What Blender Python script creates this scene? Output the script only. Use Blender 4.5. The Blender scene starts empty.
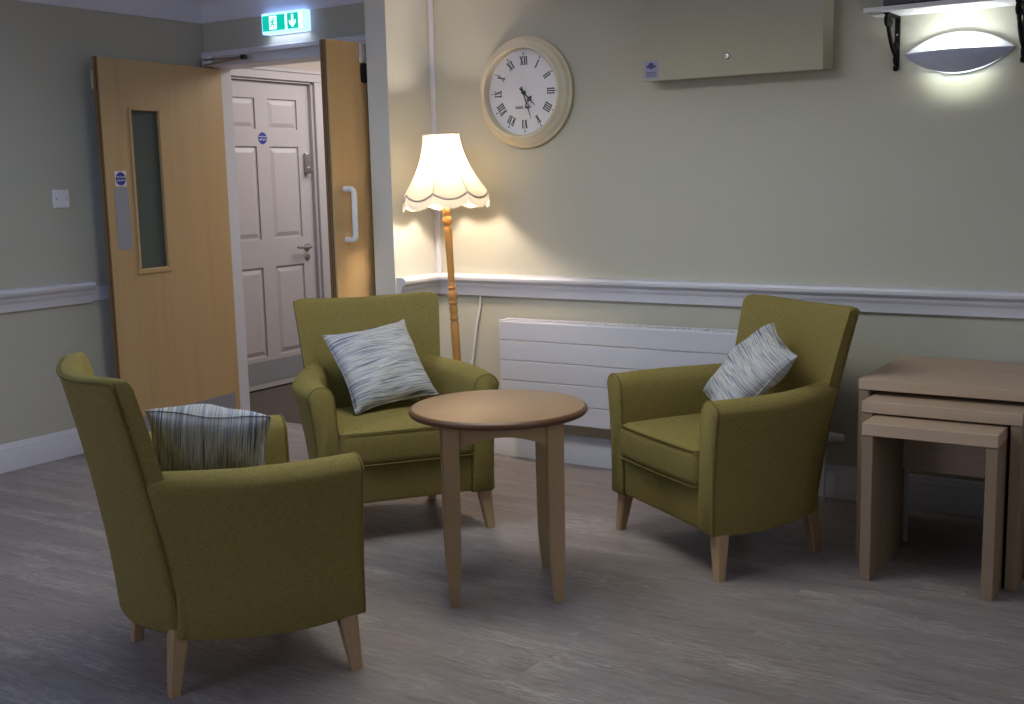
import bpy, bmesh, math, random
from mathutils import Vector, Matrix
random.seed(7)
S = bpy.context.scene
C = S.collection
PI = math.pi
R = math.radians

# ------------------------------------------------------------------ materials
MATS = {}
def srgb(r, g, b):
    f = lambda c: (c/255/12.92) if c/255 <= .04045 else ((c/255+.055)/1.055)**2.4
    return (f(r), f(g), f(b), 1)

def base_mat(name):
    m = bpy.data.materials.new(name); m.use_nodes = True
    nt = m.node_tree
    b = nt.nodes['Principled BSDF']
    MATS[name] = m
    return m, nt, b

def nd(nt, t, **kw):
    n = nt.nodes.new(t)
    for k, v in kw.items():
        if k.startswith('i_'): n.inputs[k[2:].replace('_', ' ')].default_value = v
        else: setattr(n, k, v)
    return n

def coords(nt, scale=(1, 1, 1), rot=(0, 0, 0)):
    tc = nd(nt, 'ShaderNodeTexCoord'); mp = nd(nt, 'ShaderNodeMapping')
    mp.inputs['Scale'].default_value = scale; mp.inputs['Rotation'].default_value = rot
    nt.links.new(tc.outputs['Object'], mp.inputs['Vector'])
    return mp.outputs['Vector']

def ramp(nt, fac, stops):
    r = nd(nt, 'ShaderNodeValToRGB')
    e = r.color_ramp.elements
    while len(e) < len(stops): e.new(.5)
    for i, (p, c) in enumerate(stops): e[i].position = p; e[i].color = c
    nt.links.new(fac, r.inputs['Fac'])
    return r.outputs['Color']

def scl(c, k): return (min(1, c[0]*k), min(1, c[1]*k), min(1, c[2]*k), 1)

def plain(name, c, rough=.5, var=.05, nscale=30, bump=0.0, bscale=200, metallic=0, spec=.5):
    m, nt, b = base_mat(name)
    v = coords(nt)
    n = nd(nt, 'ShaderNodeTexNoise'); n.inputs['Scale'].default_value = nscale; n.inputs['Detail'].default_value = 4
    nt.links.new(v, n.inputs['Vector'])
    nt.links.new(ramp(nt, n.outputs['Fac'], [(.3, scl(c, 1-var)), (.7, scl(c, 1+var))]), b.inputs['Base Color'])
    b.inputs['Roughness'].default_value = rough; b.inputs['Metallic'].default_value = metallic
    b.inputs['Specular IOR Level'].default_value = spec
    if bump:
        n2 = nd(nt, 'ShaderNodeTexNoise'); n2.inputs['Scale'].default_value = bscale; n2.inputs['Detail'].default_value = 3
        nt.links.new(v, n2.inputs['Vector'])
        bp = nd(nt, 'ShaderNodeBump'); bp.inputs['Strength'].default_value = bump; bp.inputs['Distance'].default_value = .002
        nt.links.new(n2.outputs['Fac'], bp.inputs['Height']); nt.links.new(bp.outputs['Normal'], b.inputs['Normal'])
    return m

def wood(name, c, axis='x', dark=.72, light=1.12, rough=.45, freq=45, spec=.4):
    m, nt, b = base_mat(name)
    st = {'x': (1.2, freq, freq), 'y': (freq, 1.2, freq), 'z': (freq, freq, 1.2)}[axis]
    v = coords(nt, st)
    n = nd(nt, 'ShaderNodeTexNoise'); n.inputs['Scale'].default_value = 1; n.inputs['Detail'].default_value = 6
    n.inputs['Roughness'].default_value = .65; n.inputs['Distortion'].default_value = .4
    nt.links.new(v, n.inputs['Vector'])
    st2 = {'x': (.6, 7, 7), 'y': (7, .6, 7), 'z': (7, 7, .6)}[axis]
    n2 = nd(nt, 'ShaderNodeTexNoise'); n2.inputs['Scale'].default_value = 1; n2.inputs['Detail'].default_value = 3
    nt.links.new(coords(nt, st2), n2.inputs['Vector'])
    ad = nd(nt, 'ShaderNodeMath', operation='MULTIPLY_ADD'); ad.inputs[1].default_value = .55
    nt.links.new(n.outputs['Fac'], ad.inputs[0])
    ml = nd(nt, 'ShaderNodeMath', operation='MULTIPLY'); ml.inputs[1].default_value = .45
    nt.links.new(n2.outputs['Fac'], ml.inputs[0]); nt.links.new(ml.outputs[0], ad.inputs[2])
    nt.links.new(ramp(nt, ad.outputs[0], [(.32, scl(c, dark)), (.5, c), (.7, scl(c, light))]), b.inputs['Base Color'])
    b.inputs['Roughness'].default_value = rough; b.inputs['Specular IOR Level'].default_value = spec
    return m

def fabric(name, c):
    m, nt, b = base_mat(name)
    v = coords(nt)
    w = nd(nt, 'ShaderNodeTexNoise'); w.inputs['Scale'].default_value = 1; w.inputs['Detail'].default_value = 2
    nt.links.new(coords(nt, (70, 70, 420)), w.inputs['Vector'])
    w2 = nd(nt, 'ShaderNodeTexNoise'); w2.inputs['Scale'].default_value = 260; w2.inputs['Detail'].default_value = 2
    nt.links.new(v, w2.inputs['Vector'])
    mx = nd(nt, 'ShaderNodeMath', operation='ADD')
    nt.links.new(w.outputs['Fac'], mx.inputs[0]); nt.links.new(w2.outputs['Fac'], mx.inputs[1])
    hf = nd(nt, 'ShaderNodeMath', operation='MULTIPLY'); hf.inputs[1].default_value = .5
    nt.links.new(mx.outputs[0], hf.inputs[0])
    nt.links.new(ramp(nt, hf.outputs[0], [(.3, scl(c, .72)), (.5, c), (.7, scl(c, 1.25))]), b.inputs['Base Color'])
    bp = nd(nt, 'ShaderNodeBump'); bp.inputs['Strength'].default_value = .25; bp.inputs['Distance'].default_value = .0015
    nt.links.new(hf.outputs[0], bp.inputs['Height']); nt.links.new(bp.outputs['Normal'], b.inputs['Normal'])
    b.inputs['Roughness'].default_value = .95; b.inputs['Specular IOR Level'].default_value = .15
    b.inputs['Sheen Weight'].default_value = .12; b.inputs['Sheen Roughness'].default_value = .5
    b.inputs['Sheen Tint'].default_value = scl(c, 2.0)
    return m

def stripes(name):
    m, nt, b = base_mat(name)
    n = nd(nt, 'ShaderNodeTexNoise'); n.inputs['Scale'].default_value = 1; n.inputs['Detail'].default_value = 2.5
    nt.links.new(coords(nt, (4, 150, 0.01)), n.inputs['Vector'])
    n3 = nd(nt, 'ShaderNodeTexNoise'); n3.inputs['Scale'].default_value = 1; n3.inputs['Detail'].default_value = 1
    nt.links.new(coords(nt, (7, 260, .01), (0, 0, .02)), n3.inputs['Vector'])
    c1 = ramp(nt, n.outputs['Fac'], [(.36, srgb(78, 84, 116)), (.43, srgb(146, 150, 168)), (.47, srgb(206, 206, 206)),
                                     (.53, srgb(140, 133, 108)), (.565, srgb(200, 200, 204)), (.63, srgb(104, 109, 136))])
    c2 = ramp(nt, n3.outputs['Fac'], [(.42, srgb(100, 104, 124)), (.5, srgb(212, 212, 212)), (.6, srgb(196, 195, 192))])
    mx = nd(nt, 'ShaderNodeMix', data_type='RGBA'); mx.inputs[0].default_value = .45
    nt.links.new(c1, mx.inputs[6]); nt.links.new(c2, mx.inputs[7])
    nt.links.new(mx.outputs[2], b.inputs['Base Color'])
    b.inputs['Roughness'].default_value = .9; b.inputs['Specular IOR Level'].default_value = .2
    wn = nd(nt, 'ShaderNodeTexNoise'); wn.inputs['Scale'].default_value = 9; wn.inputs['Detail'].default_value = 4
    nt.links.new(coords(nt), wn.inputs['Vector'])
    bp = nd(nt, 'ShaderNodeBump'); bp.inputs['Strength'].default_value = .3; bp.inputs['Distance'].default_value = .02
    nt.links.new(wn.outputs['Fac'], bp.inputs['Height']); nt.links.new(bp.outputs['Normal'], b.inputs['Normal'])
    return m

def emit(name, c, s):
    m, nt, b = base_mat(name)
    b.inputs['Base Color'].default_value = c
    b.inputs['Emission Color'].default_value = c; b.inputs['Emission Strength'].default_value = s
    b.inputs['Roughness'].default_value = .4
    return m

def glass(name, tint=(.9, .95, .92, 1)):
    m, nt, b = base_mat(name)
    out = nt.nodes['Material Output']; nt.nodes.remove(b)
    t = nd(nt, 'ShaderNodeBsdfTransparent'); t.inputs['Color'].default_value = tint
    g = nd(nt, 'ShaderNodeBsdfGlossy'); g.inputs['Roughness'].default_value = .03
    f = nd(nt, 'ShaderNodeLayerWeight'); f.inputs['Blend'].default_value = .12
    mx = nd(nt, 'ShaderNodeMixShader')
    nt.links.new(f.outputs['Facing'], mx.inputs[0]); nt.links.new(t.outputs[0], mx.inputs[1]); nt.links.new(g.outputs[0], mx.inputs[2])
    nt.links.new(mx.outputs[0], out.inputs['Surface'])
    return m

def shade_mat(name, c, tr=.55):
    m, nt, b = base_mat(name)
    out = nt.nodes['Material Output']; nt.nodes.remove(b)
    n = nd(nt, 'ShaderNodeTexNoise'); n.inputs['Scale'].default_value = 160; n.inputs['Detail'].default_value = 2
    nt.links.new(coords(nt), n.inputs['Vector'])
    col = ramp(nt, n.outputs['Fac'], [(.3, scl(c, .94)), (.7, c)])
    d = nd(nt, 'ShaderNodeBsdfDiffuse'); t = nd(nt, 'ShaderNodeBsdfTranslucent')
    nt.links.new(col, d.inputs['Color']); nt.links.new(col, t.inputs['Color'])
    mx = nd(nt, 'ShaderNodeMixShader'); mx.inputs[0].default_value = tr
    nt.links.new(d.outputs[0], mx.inputs[1]); nt.links.new(t.outputs[0], mx.inputs[2])
    nt.links.new(mx.outputs[0], out.inputs['Surface'])
    return m

def floor_mat():
    m, nt, b = base_mat('vinyl_planks')
    v = coords(nt)
    br = nd(nt, 'ShaderNodeTexBrick')
    br.offset = .37
    br.inputs['Scale'].default_value = 1; br.inputs['Brick Width'].default_value = 1.22; br.inputs['Row Height'].default_value = .18
    br.inputs['Mortar Size'].default_value = .0006; br.inputs['Mortar Smooth'].default_value = .6; br.inputs['Bias'].default_value = 0
    br.inputs['Color1'].default_value = (0, 0, 0, 1); br.inputs['Color2'].default_value = (1, 1, 1, 1); br.inputs['Mortar'].default_value = (.0, .0, .0, 1)
    nt.links.new(v, br.inputs['Vector'])
    sep = nd(nt, 'ShaderNodeSeparateColor'); nt.links.new(br.outputs['Color'], sep.inputs[0])
    # each plank shifts its grain
    off = nd(nt, 'ShaderNodeVectorMath', operation='MULTIPLY_ADD')
    cb = nd(nt, 'ShaderNodeCombineXYZ'); nt.links.new(sep.outputs[0], cb.inputs[0]); nt.links.new(sep.outputs[0], cb.inputs[1])
    nt.links.new(cb.outputs[0], off.inputs[0]); off.inputs[1].default_value = (7, 3, 0)
    nt.links.new(v, off.inputs[2])
    def grain(sc, detail, dist, rough=.6):
        mp = nd(nt, 'ShaderNodeMapping'); mp.inputs['Scale'].default_value = sc
        nt.links.new(off.outputs[0], mp.inputs['Vector'])
        n = nd(nt, 'ShaderNodeTexNoise'); n.inputs['Scale'].default_value = 1; n.inputs['Detail'].default_value = detail
        n.inputs['Distortion'].default_value = dist; n.inputs['Roughness'].default_value = rough
        nt.links.new(mp.outputs[0], n.inputs['Vector'])
        return n.outputs['Fac']
    g1 = grain((3.2, 26, 1), 7, 2.6, .7)
    g2 = grain((.9, 9, 1), 3, .8)
    a = nd(nt, 'ShaderNodeMath', operation='MULTIPLY_ADD'); a.inputs[1].default_value = .6
    nt.links.new(g1, a.inputs[0])
    q = nd(nt, 'ShaderNodeMath', operation='MULTIPLY_ADD'); q.inputs[1].default_value = .3
    nt.links.new(g2, q.inputs[0])
    q2 = nd(nt, 'ShaderNodeMath', operation='MULTIPLY'); q2.inputs[1].default_value = .05
    nt.links.new(sep.outputs[0], q2.inputs[0]); nt.links.new(q2.outputs[0], q.inputs[2])
    nt.links.new(q.outputs[0], a.inputs[2])
    col = ramp(nt, a.outputs[0], [(.3, srgb(108, 97, 96)), (.44, srgb(133, 123, 122)), (.56, srgb(146, 136, 135)), (.72, srgb(176, 167, 166))])
    g3 = grain((7, 42, 1), 4, 3.5, .6)
    g4 = grain((1.3, 5, 1), 2, .5)
    fl = nd(nt, 'ShaderNodeMath', operation='MULTIPLY'); nt.links.new(g3, fl.inputs[0]); nt.links.new(g4, fl.inputs[1])
    flr = ramp(nt, fl.outputs[0], [(.27, (0, 0, 0, 1)), (.42, (1, 1, 1, 1))])
    fm = nd(nt, 'ShaderNodeMix', data_type='RGBA'); fm.inputs[7].default_value = srgb(206, 197, 194)
    fk = nd(nt, 'ShaderNodeMath', operation='MULTIPLY'); fk.inputs[1].default_value = .42
    nt.links.new(flr, fk.inputs[0]); nt.links.new(fk.outputs[0], fm.inputs[0]); nt.links.new(col, fm.inputs[6])
    col = fm.outputs[2]
    dk = nd(nt, 'ShaderNodeMix', data_type='RGBA', blend_type='MULTIPLY')
    nt.links.new(br.outputs['Fac'], dk.inputs[0]); nt.links.new(col, dk.inputs[6]); dk.inputs[7].default_value = (.8, .78, .76, 1)
    nt.links.new(dk.outputs[2], b.inputs['Base Color'])
    b.inputs['Roughness'].default_value = .42; b.inputs['Specular IOR Level'].default_value = .35
    bp = nd(nt, 'ShaderNodeBump'); bp.inputs['Strength'].default_value = .12; bp.inputs['Distance'].default_value = .001
    nt.links.new(g1, bp.inputs['Height']); nt.links.new(bp.outputs['Normal'], b.inputs['Normal'])
    return m

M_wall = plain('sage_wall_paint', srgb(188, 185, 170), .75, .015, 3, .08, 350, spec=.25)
M_cab = plain('cream_cabinet_paint', srgb(174, 170, 150), .6, .01, 5, spec=.3)
M_white = plain('white_gloss_paint', srgb(214, 213, 221), .4, .015, 8)
M_ceil = plain('white_ceiling_paint', srgb(226, 226, 238), .9, .01, 6, spec=.1)
M_pinkwhite = plain('corridor_white_paint', srgb(174, 168, 172), .45, .015, 8)
M_corwall = plain('corridor_wall_paint', srgb(184, 172, 166), .8, .02, 4, spec=.2)
M_carpet = plain('brown_carpet', srgb(85, 77, 74), .95, .25, 220, .5, 300, spec=.05)
M_floor = floor_mat()
M_fab = fabric('olive_weave', srgb(130, 117, 68))
M_pipe = fabric('olive_piping', srgb(110, 99, 57))
M_beech_z = wood('pale_beech', srgb(172, 143, 108), 'z', .86, 1.08)
M_table_top = wood('beech_veneer_top', srgb(148, 117, 89), 'x', .9, 1.06, .32, spec=.5)
M_table_edge = wood('brown_edge', srgb(100, 70, 50), 'x', .85, 1.1, .35)
M_oak_x_lit = wood('grey_oak_x_lit', srgb(182, 158, 136), 'x', .74, 1.1, .5)  # same oak, lightened for the light falling on the nest tops
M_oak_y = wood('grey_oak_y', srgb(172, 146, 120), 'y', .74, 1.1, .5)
M_oak_z_shaded = wood('grey_oak_z_shaded', srgb(140, 119, 98), 'z', .74, 1.1, .5)  # same oak, darkened for the shade on the nest legs
M_door = wood('oak_door_veneer', srgb(186, 156, 112), 'z', .88, 1.06, .4, 30)
M_dooredge = wood('oak_door_edge', srgb(128, 98, 62), 'z', .85, 1.1, .5)
M_strip = plain('black_strip', srgb(28, 25, 24), .6)
M_pine = wood('orange_pine', srgb(208, 152, 86), 'z', .82, 1.1, .35, 60)
M_stripe = stripes('striped_cushion_cloth')
M_alu = plain('brushed_aluminium', srgb(146, 149, 160), .5, .03, 60, metallic=.1)
M_steelgrey = plain('grey_metal_plate', srgb(138, 138, 144), .6, .03, 60, spec=.3)
M_shell = plain('pale_grey_metal', srgb(190, 197, 222), .6, .03, 60, spec=.3)
M_stub = plain('stub_wall_pale', srgb(206, 206, 198), .75, .015, 3, .08, 350, spec=.25)  # stub wall in a paler, cooler tone than the other walls
M_chrome = plain('satin_chrome', srgb(170, 168, 166), .3, .02, 40, metallic=.9)
M_black = plain('black_iron', srgb(22, 20, 22), .75, .1, 40, spec=.15)
M_plastic = plain('white_plastic', srgb(226, 226, 230), .35, .01, 10)
M_navy = plain('dark_navy_casing', srgb(20, 22, 34), .4, .05, 20)
M_blue = plain('sign_blue', srgb(28, 40, 140), .5, .02, 20)
M_signwhite = plain('sign_white', srgb(220, 220, 228), .5, .01, 20)
M_sticker = plain('sticker_grey_blue', srgb(150, 150, 178), .5, .05, 60)
M_stickerink = plain('sticker_ink', srgb(66, 62, 100), .5, .05, 60)
M_clock = plain('cream_clock_case', srgb(216, 204, 178), .42, .03, 20)
M_dial = plain('clock_dial', srgb(240, 236, 236), .5, .01, 10)
M_ink = plain('clock_ink', srgb(34, 30, 30), .5, .02, 20)
M_fadedink = plain('clock_faded_ink', srgb(120, 114, 114), .5, .02, 20)
M_glass = glass('clear_glass', (1, 1, 1, 1))
M_glassdk = shade_mat('frosted_vision_glass', srgb(116, 124, 118), .35)
M_shade = shade_mat('cream_lampshade_cloth', srgb(238, 226, 202), .24)
M_fringe = shade_mat('cream_fringe', srgb(236, 226, 208), .15)
M_braid = plain('grey_braid', srgb(206, 192, 178), .8, .1, 200)
M_bulb = emit('lamp_bulb_glow', (1, .78, .5, 1), 25)
M_tube = emit('wall_light_tube', (.95, 1, .88, 1), 2)
M_green = emit('sign_green_lit', srgb(0, 168, 146), 1.35)
M_lit = emit('sign_white_lit', srgb(214, 236, 255), 1.9)
M_signbody = emit('sign_body_lit', (.36, .55, .95, 1), 1.7)
M_panel = emit('fill_panel_diffuser', (.9, .94, 1, 1), 1.2)  # glow of the added fill panels

# ------------------------------------------------------------------ mesh helpers
def nb(): return bmesh.new()

def box(bm, x0, x1, y0, y1, z0, z1, bev=0, seg=2, mat=0):
    vs = [bm.verts.new((x, y, z)) for x in (x0, x1) for y in (y0, y1) for z in (z0, z1)]
    idx = [(0, 1, 3, 2), (4, 6, 7, 5), (0, 4, 5, 1), (2, 3, 7, 6), (0, 2, 6, 4), (1, 5, 7, 3)]
    fs = [bm.faces.new([vs[i] for i in f]) for f in idx]
    for f in fs: f.material_index = mat
    if bev:
        es = list({e for f in fs for e in f.edges})
        r = bmesh.ops.bevel(bm, geom=es, offset=bev, segments=seg, profile=.5, affect='EDGES')
        for f in r['faces']: f.material_index = mat
    return fs

def ring_loft(bm, rings, cap=True, closed=True, mat=0):
    R_ = [[bm.verts.new(p) for p in r] for r in rings]
    n = len(R_[0])
    for a, b in zip(R_, R_[1:]):
        for i in range(n if closed else n-1):
            j = (i+1) % n
            f = bm.faces.new((a[i], a[j], b[j], b[i])); f.material_index = mat
    if cap and closed:
        bm.faces.new(list(reversed(R_[0]))).material_index = mat
        bm.faces.new(R_[-1]).material_index = mat
    return R_

def lathe(bm, prof, n=48, mat=0, cap=True, M=None):
    rings = []
    for r, z in prof:
        ring = []
        for k in range(n):
            a = 2*PI*k/n
            p = Vector((r*math.cos(a), r*math.sin(a), z))
            ring.append(M @ p if M else p)
        rings.append(ring)
    ring_loft(bm, rings, cap, mat=mat)

def tube(bm, pts, r, n=8, closed=False, mat=0):
    pts = [Vector(p) for p in pts]
    N = len(pts); rings = []
    prev = None
    for i, p in enumerate(pts):
        if closed: t = (pts[(i+1) % N]-pts[i-1])
        else: t = pts[min(i+1, N-1)]-pts[max(i-1, 0)]
        t.normalize()
        if prev is None:
            u = t.orthogonal().normalized()
        else:
            u = (prev - t*prev.dot(t))
            u = u.normalized() if u.length > 1e-6 else t.orthogonal().normalized()
        prev = u
        w = t.cross(u)
        rr = r[i] if isinstance(r, (list, tuple)) else r
        rings.append([p+u*rr*math.cos(2*PI*k/n)+w*rr*math.sin(2*PI*k/n) for k in range(n)])
    if closed:
        V = [[bm.verts.new(q) for q in rg] for rg in rings]
        # best twist for closing
        for i in range(N):
            a, b = V[i], V[(i+1) % N]
            s = 0
            if i == N-1:
                s = min(range(n), key=lambda k: sum((a[q].co-b[(q+k) % n].co).length for q in range(n)))
            for k in range(n):
                bm.faces.new((a[k], a[(k+1) % n], b[(k+1+s) % n], b[(k+s) % n])).material_index = mat
    else:
        ring_loft(bm, rings, True, mat=mat)

def extrude_poly(bm, pts2d, f0, f1, mat=0):
    """pts2d polygon mapped by f0/f1 to two 3D faces"""
    a = [bm.verts.new(f0(p)) for p in pts2d]; b = [bm.verts.new(f1(p)) for p in pts2d]
    n = len(a)
    for i in range(n):
        bm.faces.new((a[i], a[(i+1) % n], b[(i+1) % n], b[i])).material_index = mat
    bm.faces.new(list(reversed(a))).material_index = mat; bm.faces.new(b).material_index = mat

def obj(name, bm, mats, parent=None, smooth=None, loc=None, rot=None):
    bmesh.ops.recalc_face_normals(bm, faces=bm.faces)
    me = bpy.data.meshes.new(name); bm.to_mesh(me); bm.free()
    if not isinstance(mats, (list, tuple)): mats = [mats]
    for m in mats: me.materials.append(m)
    o = bpy.data.objects.new(name, me); C.objects.link(o)
    if smooth is not None:
        me.polygons.foreach_set('use_smooth', [True]*len(me.polygons))
        me.set_sharp_from_angle(angle=R(smooth))
    if parent: o.parent = parent
    if loc: o.location = loc
    if rot: o.rotation_euler = rot
    return o

def thing(name, label, cat, loc=(0, 0, 0), rotz=0, group=None, kind=None):
    o = bpy.data.objects.new(name, None); C.objects.link(o)
    o.empty_display_size = .05
    o.location = loc; o.rotation_euler = (0, 0, rotz)
    tag(o, label, cat, group, kind)
    return o

def tag(o, label, cat, group=None, kind=None):
    o['label'] = label; o['category'] = cat
    if group: o['group'] = group
    if kind: o['kind'] = kind
    return o

def struct(name, bm, m, label, cat, smooth=None):
    o = obj(name, bm, m, smooth=smooth)
    return tag(o, label, cat, kind='structure')

def text_bm(s, size, spacing=1.0):
    cu = bpy.data.curves.new('txt', 'FONT'); cu.body = s; cu.size = size; cu.align_x = 'CENTER'; cu.align_y = 'CENTER'
    cu.space_character = spacing; cu.extrude = .0004
    o = bpy.data.objects.new('txt', cu); C.objects.link(o)
    dg = bpy.context.evaluated_depsgraph_get()
    me = bpy.data.meshes.new_from_object(o.evaluated_get(dg))
    bm = nb(); bm.from_mesh(me)
    bpy.data.objects.remove(o); bpy.data.curves.remove(cu); bpy.data.meshes.remove(me)
    return bm

# ------------------------------------------------------------------ room shell
XL, YB, ZC = -5.13, 4.735, 2.40
XR, YN = 2.3, -2.4
WT = .155
SX0, SX1, SY = -3.652, -3.528, 4.39      # stub wall
OPZ = 2.025
OPR = -3.69

bm = nb(); box(bm, XL-.1, XR+.1, YN-.1, 4.80, -.1, 0)
struct('floor', bm, M_floor, 'grey-brown wood-plank vinyl floor of the lounge', 'floor')
bm = nb(); box(bm, -5.7, -3.3, 4.80, 8.2, -.1, 0.0)
struct('floor_corridor', bm, M_carpet, 'dark brown carpet of the corridor beyond the double doors', 'floor')
bm = nb(); box(bm, XL-.1, XR+.1, YN-.1, YB+WT, ZC, ZC+.1)
struct('ceiling', bm, M_ceil, 'white ceiling of the lounge', 'ceiling')
bm = nb(); box(bm, -5.8, -3.3, YB+WT, 8.2, ZC, ZC+.1)
struct('ceiling_corridor', bm, M_ceil, 'white ceiling of the corridor beyond the doors', 'ceiling')

bm = nb()
box(bm, OPR, XR+.1, YB, YB+WT, 0, ZC)
box(bm, XL-.1, OPR, YB, YB+WT, OPZ+.03, ZC)
struct('wall_back', bm, M_wall, 'pale sage back wall carrying the clock, rail and radiator', 'wall')
bm = nb(); box(bm, XL-.1, XL, YN-.1, YB+WT, 0, ZC)
struct('wall_left', bm, M_wall, 'sage green left wall behind the open oak door', 'wall')
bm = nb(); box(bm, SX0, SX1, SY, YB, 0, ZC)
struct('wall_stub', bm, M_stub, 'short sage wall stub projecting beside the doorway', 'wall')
bm = nb()
box(bm, XR, XR+.1, YN-.1, .2, 0, ZC); box(bm, XR, XR+.1, 2.2, YB, 0, ZC); box(bm, XR, XR+.1, .2, 2.2, 0, .95); box(bm, XR, XR+.1, .2, 2.2, 2.1, ZC)
struct('wall_right', bm, M_wall, 'sage right wall outside the picture', 'wall')
# near wall with two window openings
WX = [(-4.3, -2.5), (-1.2, .9)]
WZ0, WZ1 = .95, 2.1
bm = nb()
xs = [XL] + [v for w in WX for v in w] + [XR]
for a, b in zip(xs[0::2], xs[1::2]): box(bm, a, b, YN-.1, YN, 0, ZC)
for a, b in WX:
    box(bm, a, b, YN-.1, YN, 0, WZ0); box(bm, a, b, YN-.1, YN, WZ1, ZC)
struct('wall_near', bm, M_wall, 'sage wall with two windows behind the camera', 'wall')
for i, (a, b) in enumerate(WX):
    w = thing('window_%d' % (i+1), ['white framed window behind the camera on the left', 'white framed window behind the camera on the right'][i], 'window', ((a+b)/2, YN-.05, WZ0), kind='structure')
    bm = nb(); hw = (b-a)/2
    for q in ((-hw, -hw+.06), (hw-.06, hw), (-.03, .03)): box(bm, q[0], q[1], -.03, .03, 0, WZ1-WZ0)
    for q in ((0, .06), (WZ1-WZ0-.06, WZ1-WZ0)): box(bm, -hw, hw, -.028, .028, q[0], q[1])
    obj('window_frame', bm, M_white, w)
    bm = nb(); box(bm, -hw+.03, hw-.03, -.004, .004, .03, WZ1-WZ0-.03); obj('pane', bm, M_glass, w)

w = thing('window_3', 'added white framed window in the right wall out of sight', 'window', (XR+.05, 1.2, WZ0), PI/2, kind='structure')  # unseen window, added to carry the right-hand fill
bm = nb()
for q in ((-1, -.94), (.94, 1), (-.03, .03)): box(bm, q[0], q[1], -.03, .03, 0, WZ1-WZ0)
for q in ((0, .06), (WZ1-WZ0-.06, WZ1-WZ0)): box(bm, -1, 1, -.028, .028, q[0], q[1])
obj('window_frame', bm, M_white, w)
bm = nb(); box(bm, -.97, .97, -.004, .004, .03, WZ1-WZ0-.03); obj('pane', bm, M_glass, w)

# corridor shell
CX = -5.55
bm = nb()
box(bm, CX-.15, CX, YB+WT, 5.14, 0, ZC); box(bm, CX-.15, CX, 6.085, 8.2, 0, ZC); box(bm, CX-.15, CX, 5.14, 6.085, 2.045, ZC)
struct('wall_corridor_left', bm, M_corwall, 'pale pink corridor wall around the white panelled door', 'wall')
bm = nb(); box(bm, CX, -3.3, 8.1, 8.2, 0, ZC)
struct('wall_corridor_end', bm, M_corwall, 'end wall of the corridor out of sight', 'wall')
bm = nb(); box(bm, -3.4, -3.3, YB+WT, 8.1, 0, ZC)
struct('wall_corridor_right', bm, M_corwall, 'right wall of the corridor out of sight', 'wall')
bm = nb(); box(bm, CX, XL-.1, YB+WT-.02, YB+WT+.04, 0, ZC)
struct('wall_corridor_near', bm, M_corwall, 'corridor wall return behind the lounge corner', 'wall')

# coving: concave section swept along the walls
def coving(name, label, pts, inward):
    prof = [(0, -.13), (.012, -.13), (.016, -.118)]
    for k in range(7):
        a = PI/2*k/6
        prof.append((.118-.1*math.cos(a), -.016-.1*(1-math.sin(a))))
    prof += [(.13, -.012), (.13, 0), (0, 0)]
    bm = nb()
    rings = []
    for i, (x, y) in enumerate(pts):
        n = inward[i]
        rings.append([(x+n[0]*u, y+n[1]*u, ZC+v) for u, v in prof])
    ring_loft(bm, rings)
    struct(name, bm, M_ceil, label, 'coving', 40)
coving('trim_1', 'white coving along the left wall and over the double doors', [(XL, YN), (XL, YB), (SX0, YB)], [(1, 0), (1, -1), (-1, -1)])
coving('trim_2', 'white coving round the wall stub and along the back wall', [(SX0, YB), (SX0, SY), (SX1, SY), (SX1, YB), (XR, YB)], [(-1, -1), (-1, -1), (1, -1), (1, -1), (0, -1)])

# dado rail, profile (out, z)
RP = [(0, .795), (.020, .797), (.022, .832), (.026, .838), (.030, .842), (.034, .858), (.046, .866), (.054, .874), (.056, .886), (.050, .897), (.038, .902), (0, .902)]
def sweep(name, label, cat, prof, pts, inward, m=M_white):
    bm = nb(); rings = []
    for (x, y), n in zip(pts, inward):
        rings.append([(x+n[0]*u, y+n[1]*u, z) for u, z in prof])
    ring_loft(bm, rings)
    return struct(name, bm, m, label, cat, 35)
sweep('trim_3', 'white moulded dado rail along the back wall and stub wall', 'dado rail', RP, [(SX1, SY+.01), (SX1, YB), (XR, YB)], [(1, 0), (1, -1), (0, -1)])
sweep('trim_4', 'white moulded dado rail on the left wall', 'dado rail', [(u, .777+(z-.795)*1.06) for u, z in RP], [(XL, YN), (XL, 3.855)], [(1, 0), (1, 0)])
bm = nb(); box(bm, XL, XL+.012, 3.85, 4.65, .785, .86, .003)
struct('trim_5', bm, M_white, 'flat white rail strip running behind the open oak door', 'dado rail')
KP = [(0, 0), (.02, 0), (.02, .098), (.017, .104), (.018, .112), (.012, .12), (.010, .132), (.004, .138), (0, .138)]
sweep('baseboard_back', 'white moulded skirting board along the back wall', 'skirting', KP, [(SX1, SY), (SX1, YB), (XR, YB)], [(1, 0), (1, -1), (0, -1)])
sweep('baseboard_left', 'white moulded skirting board along the left wall', 'skirting', KP, [(XL, YN), (XL, 4.78)], [(1, 0), (1, 0)])

# door frame round the double doors
bm = nb()
box(bm, XL, -5.078, 4.803, 4.885, 0, OPZ)                    # left jamb
box(bm, OPR-.03, OPR, 4.803, 4.90, 0, OPZ)                  # right jamb
box(bm, XL, OPR, YB, 4.90, OPZ, OPZ+.03)                    # head lining
box(bm, -5.13, SX0, YB-.018, YB, OPZ, OPZ+.052, .003)
box(bm, -5.13, SX0, YB-.026, YB, OPZ+.052, OPZ+.084, .006)
struct('trim_6', bm, M_white, 'white painted frame and header of the double doorway', 'door frame')

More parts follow.
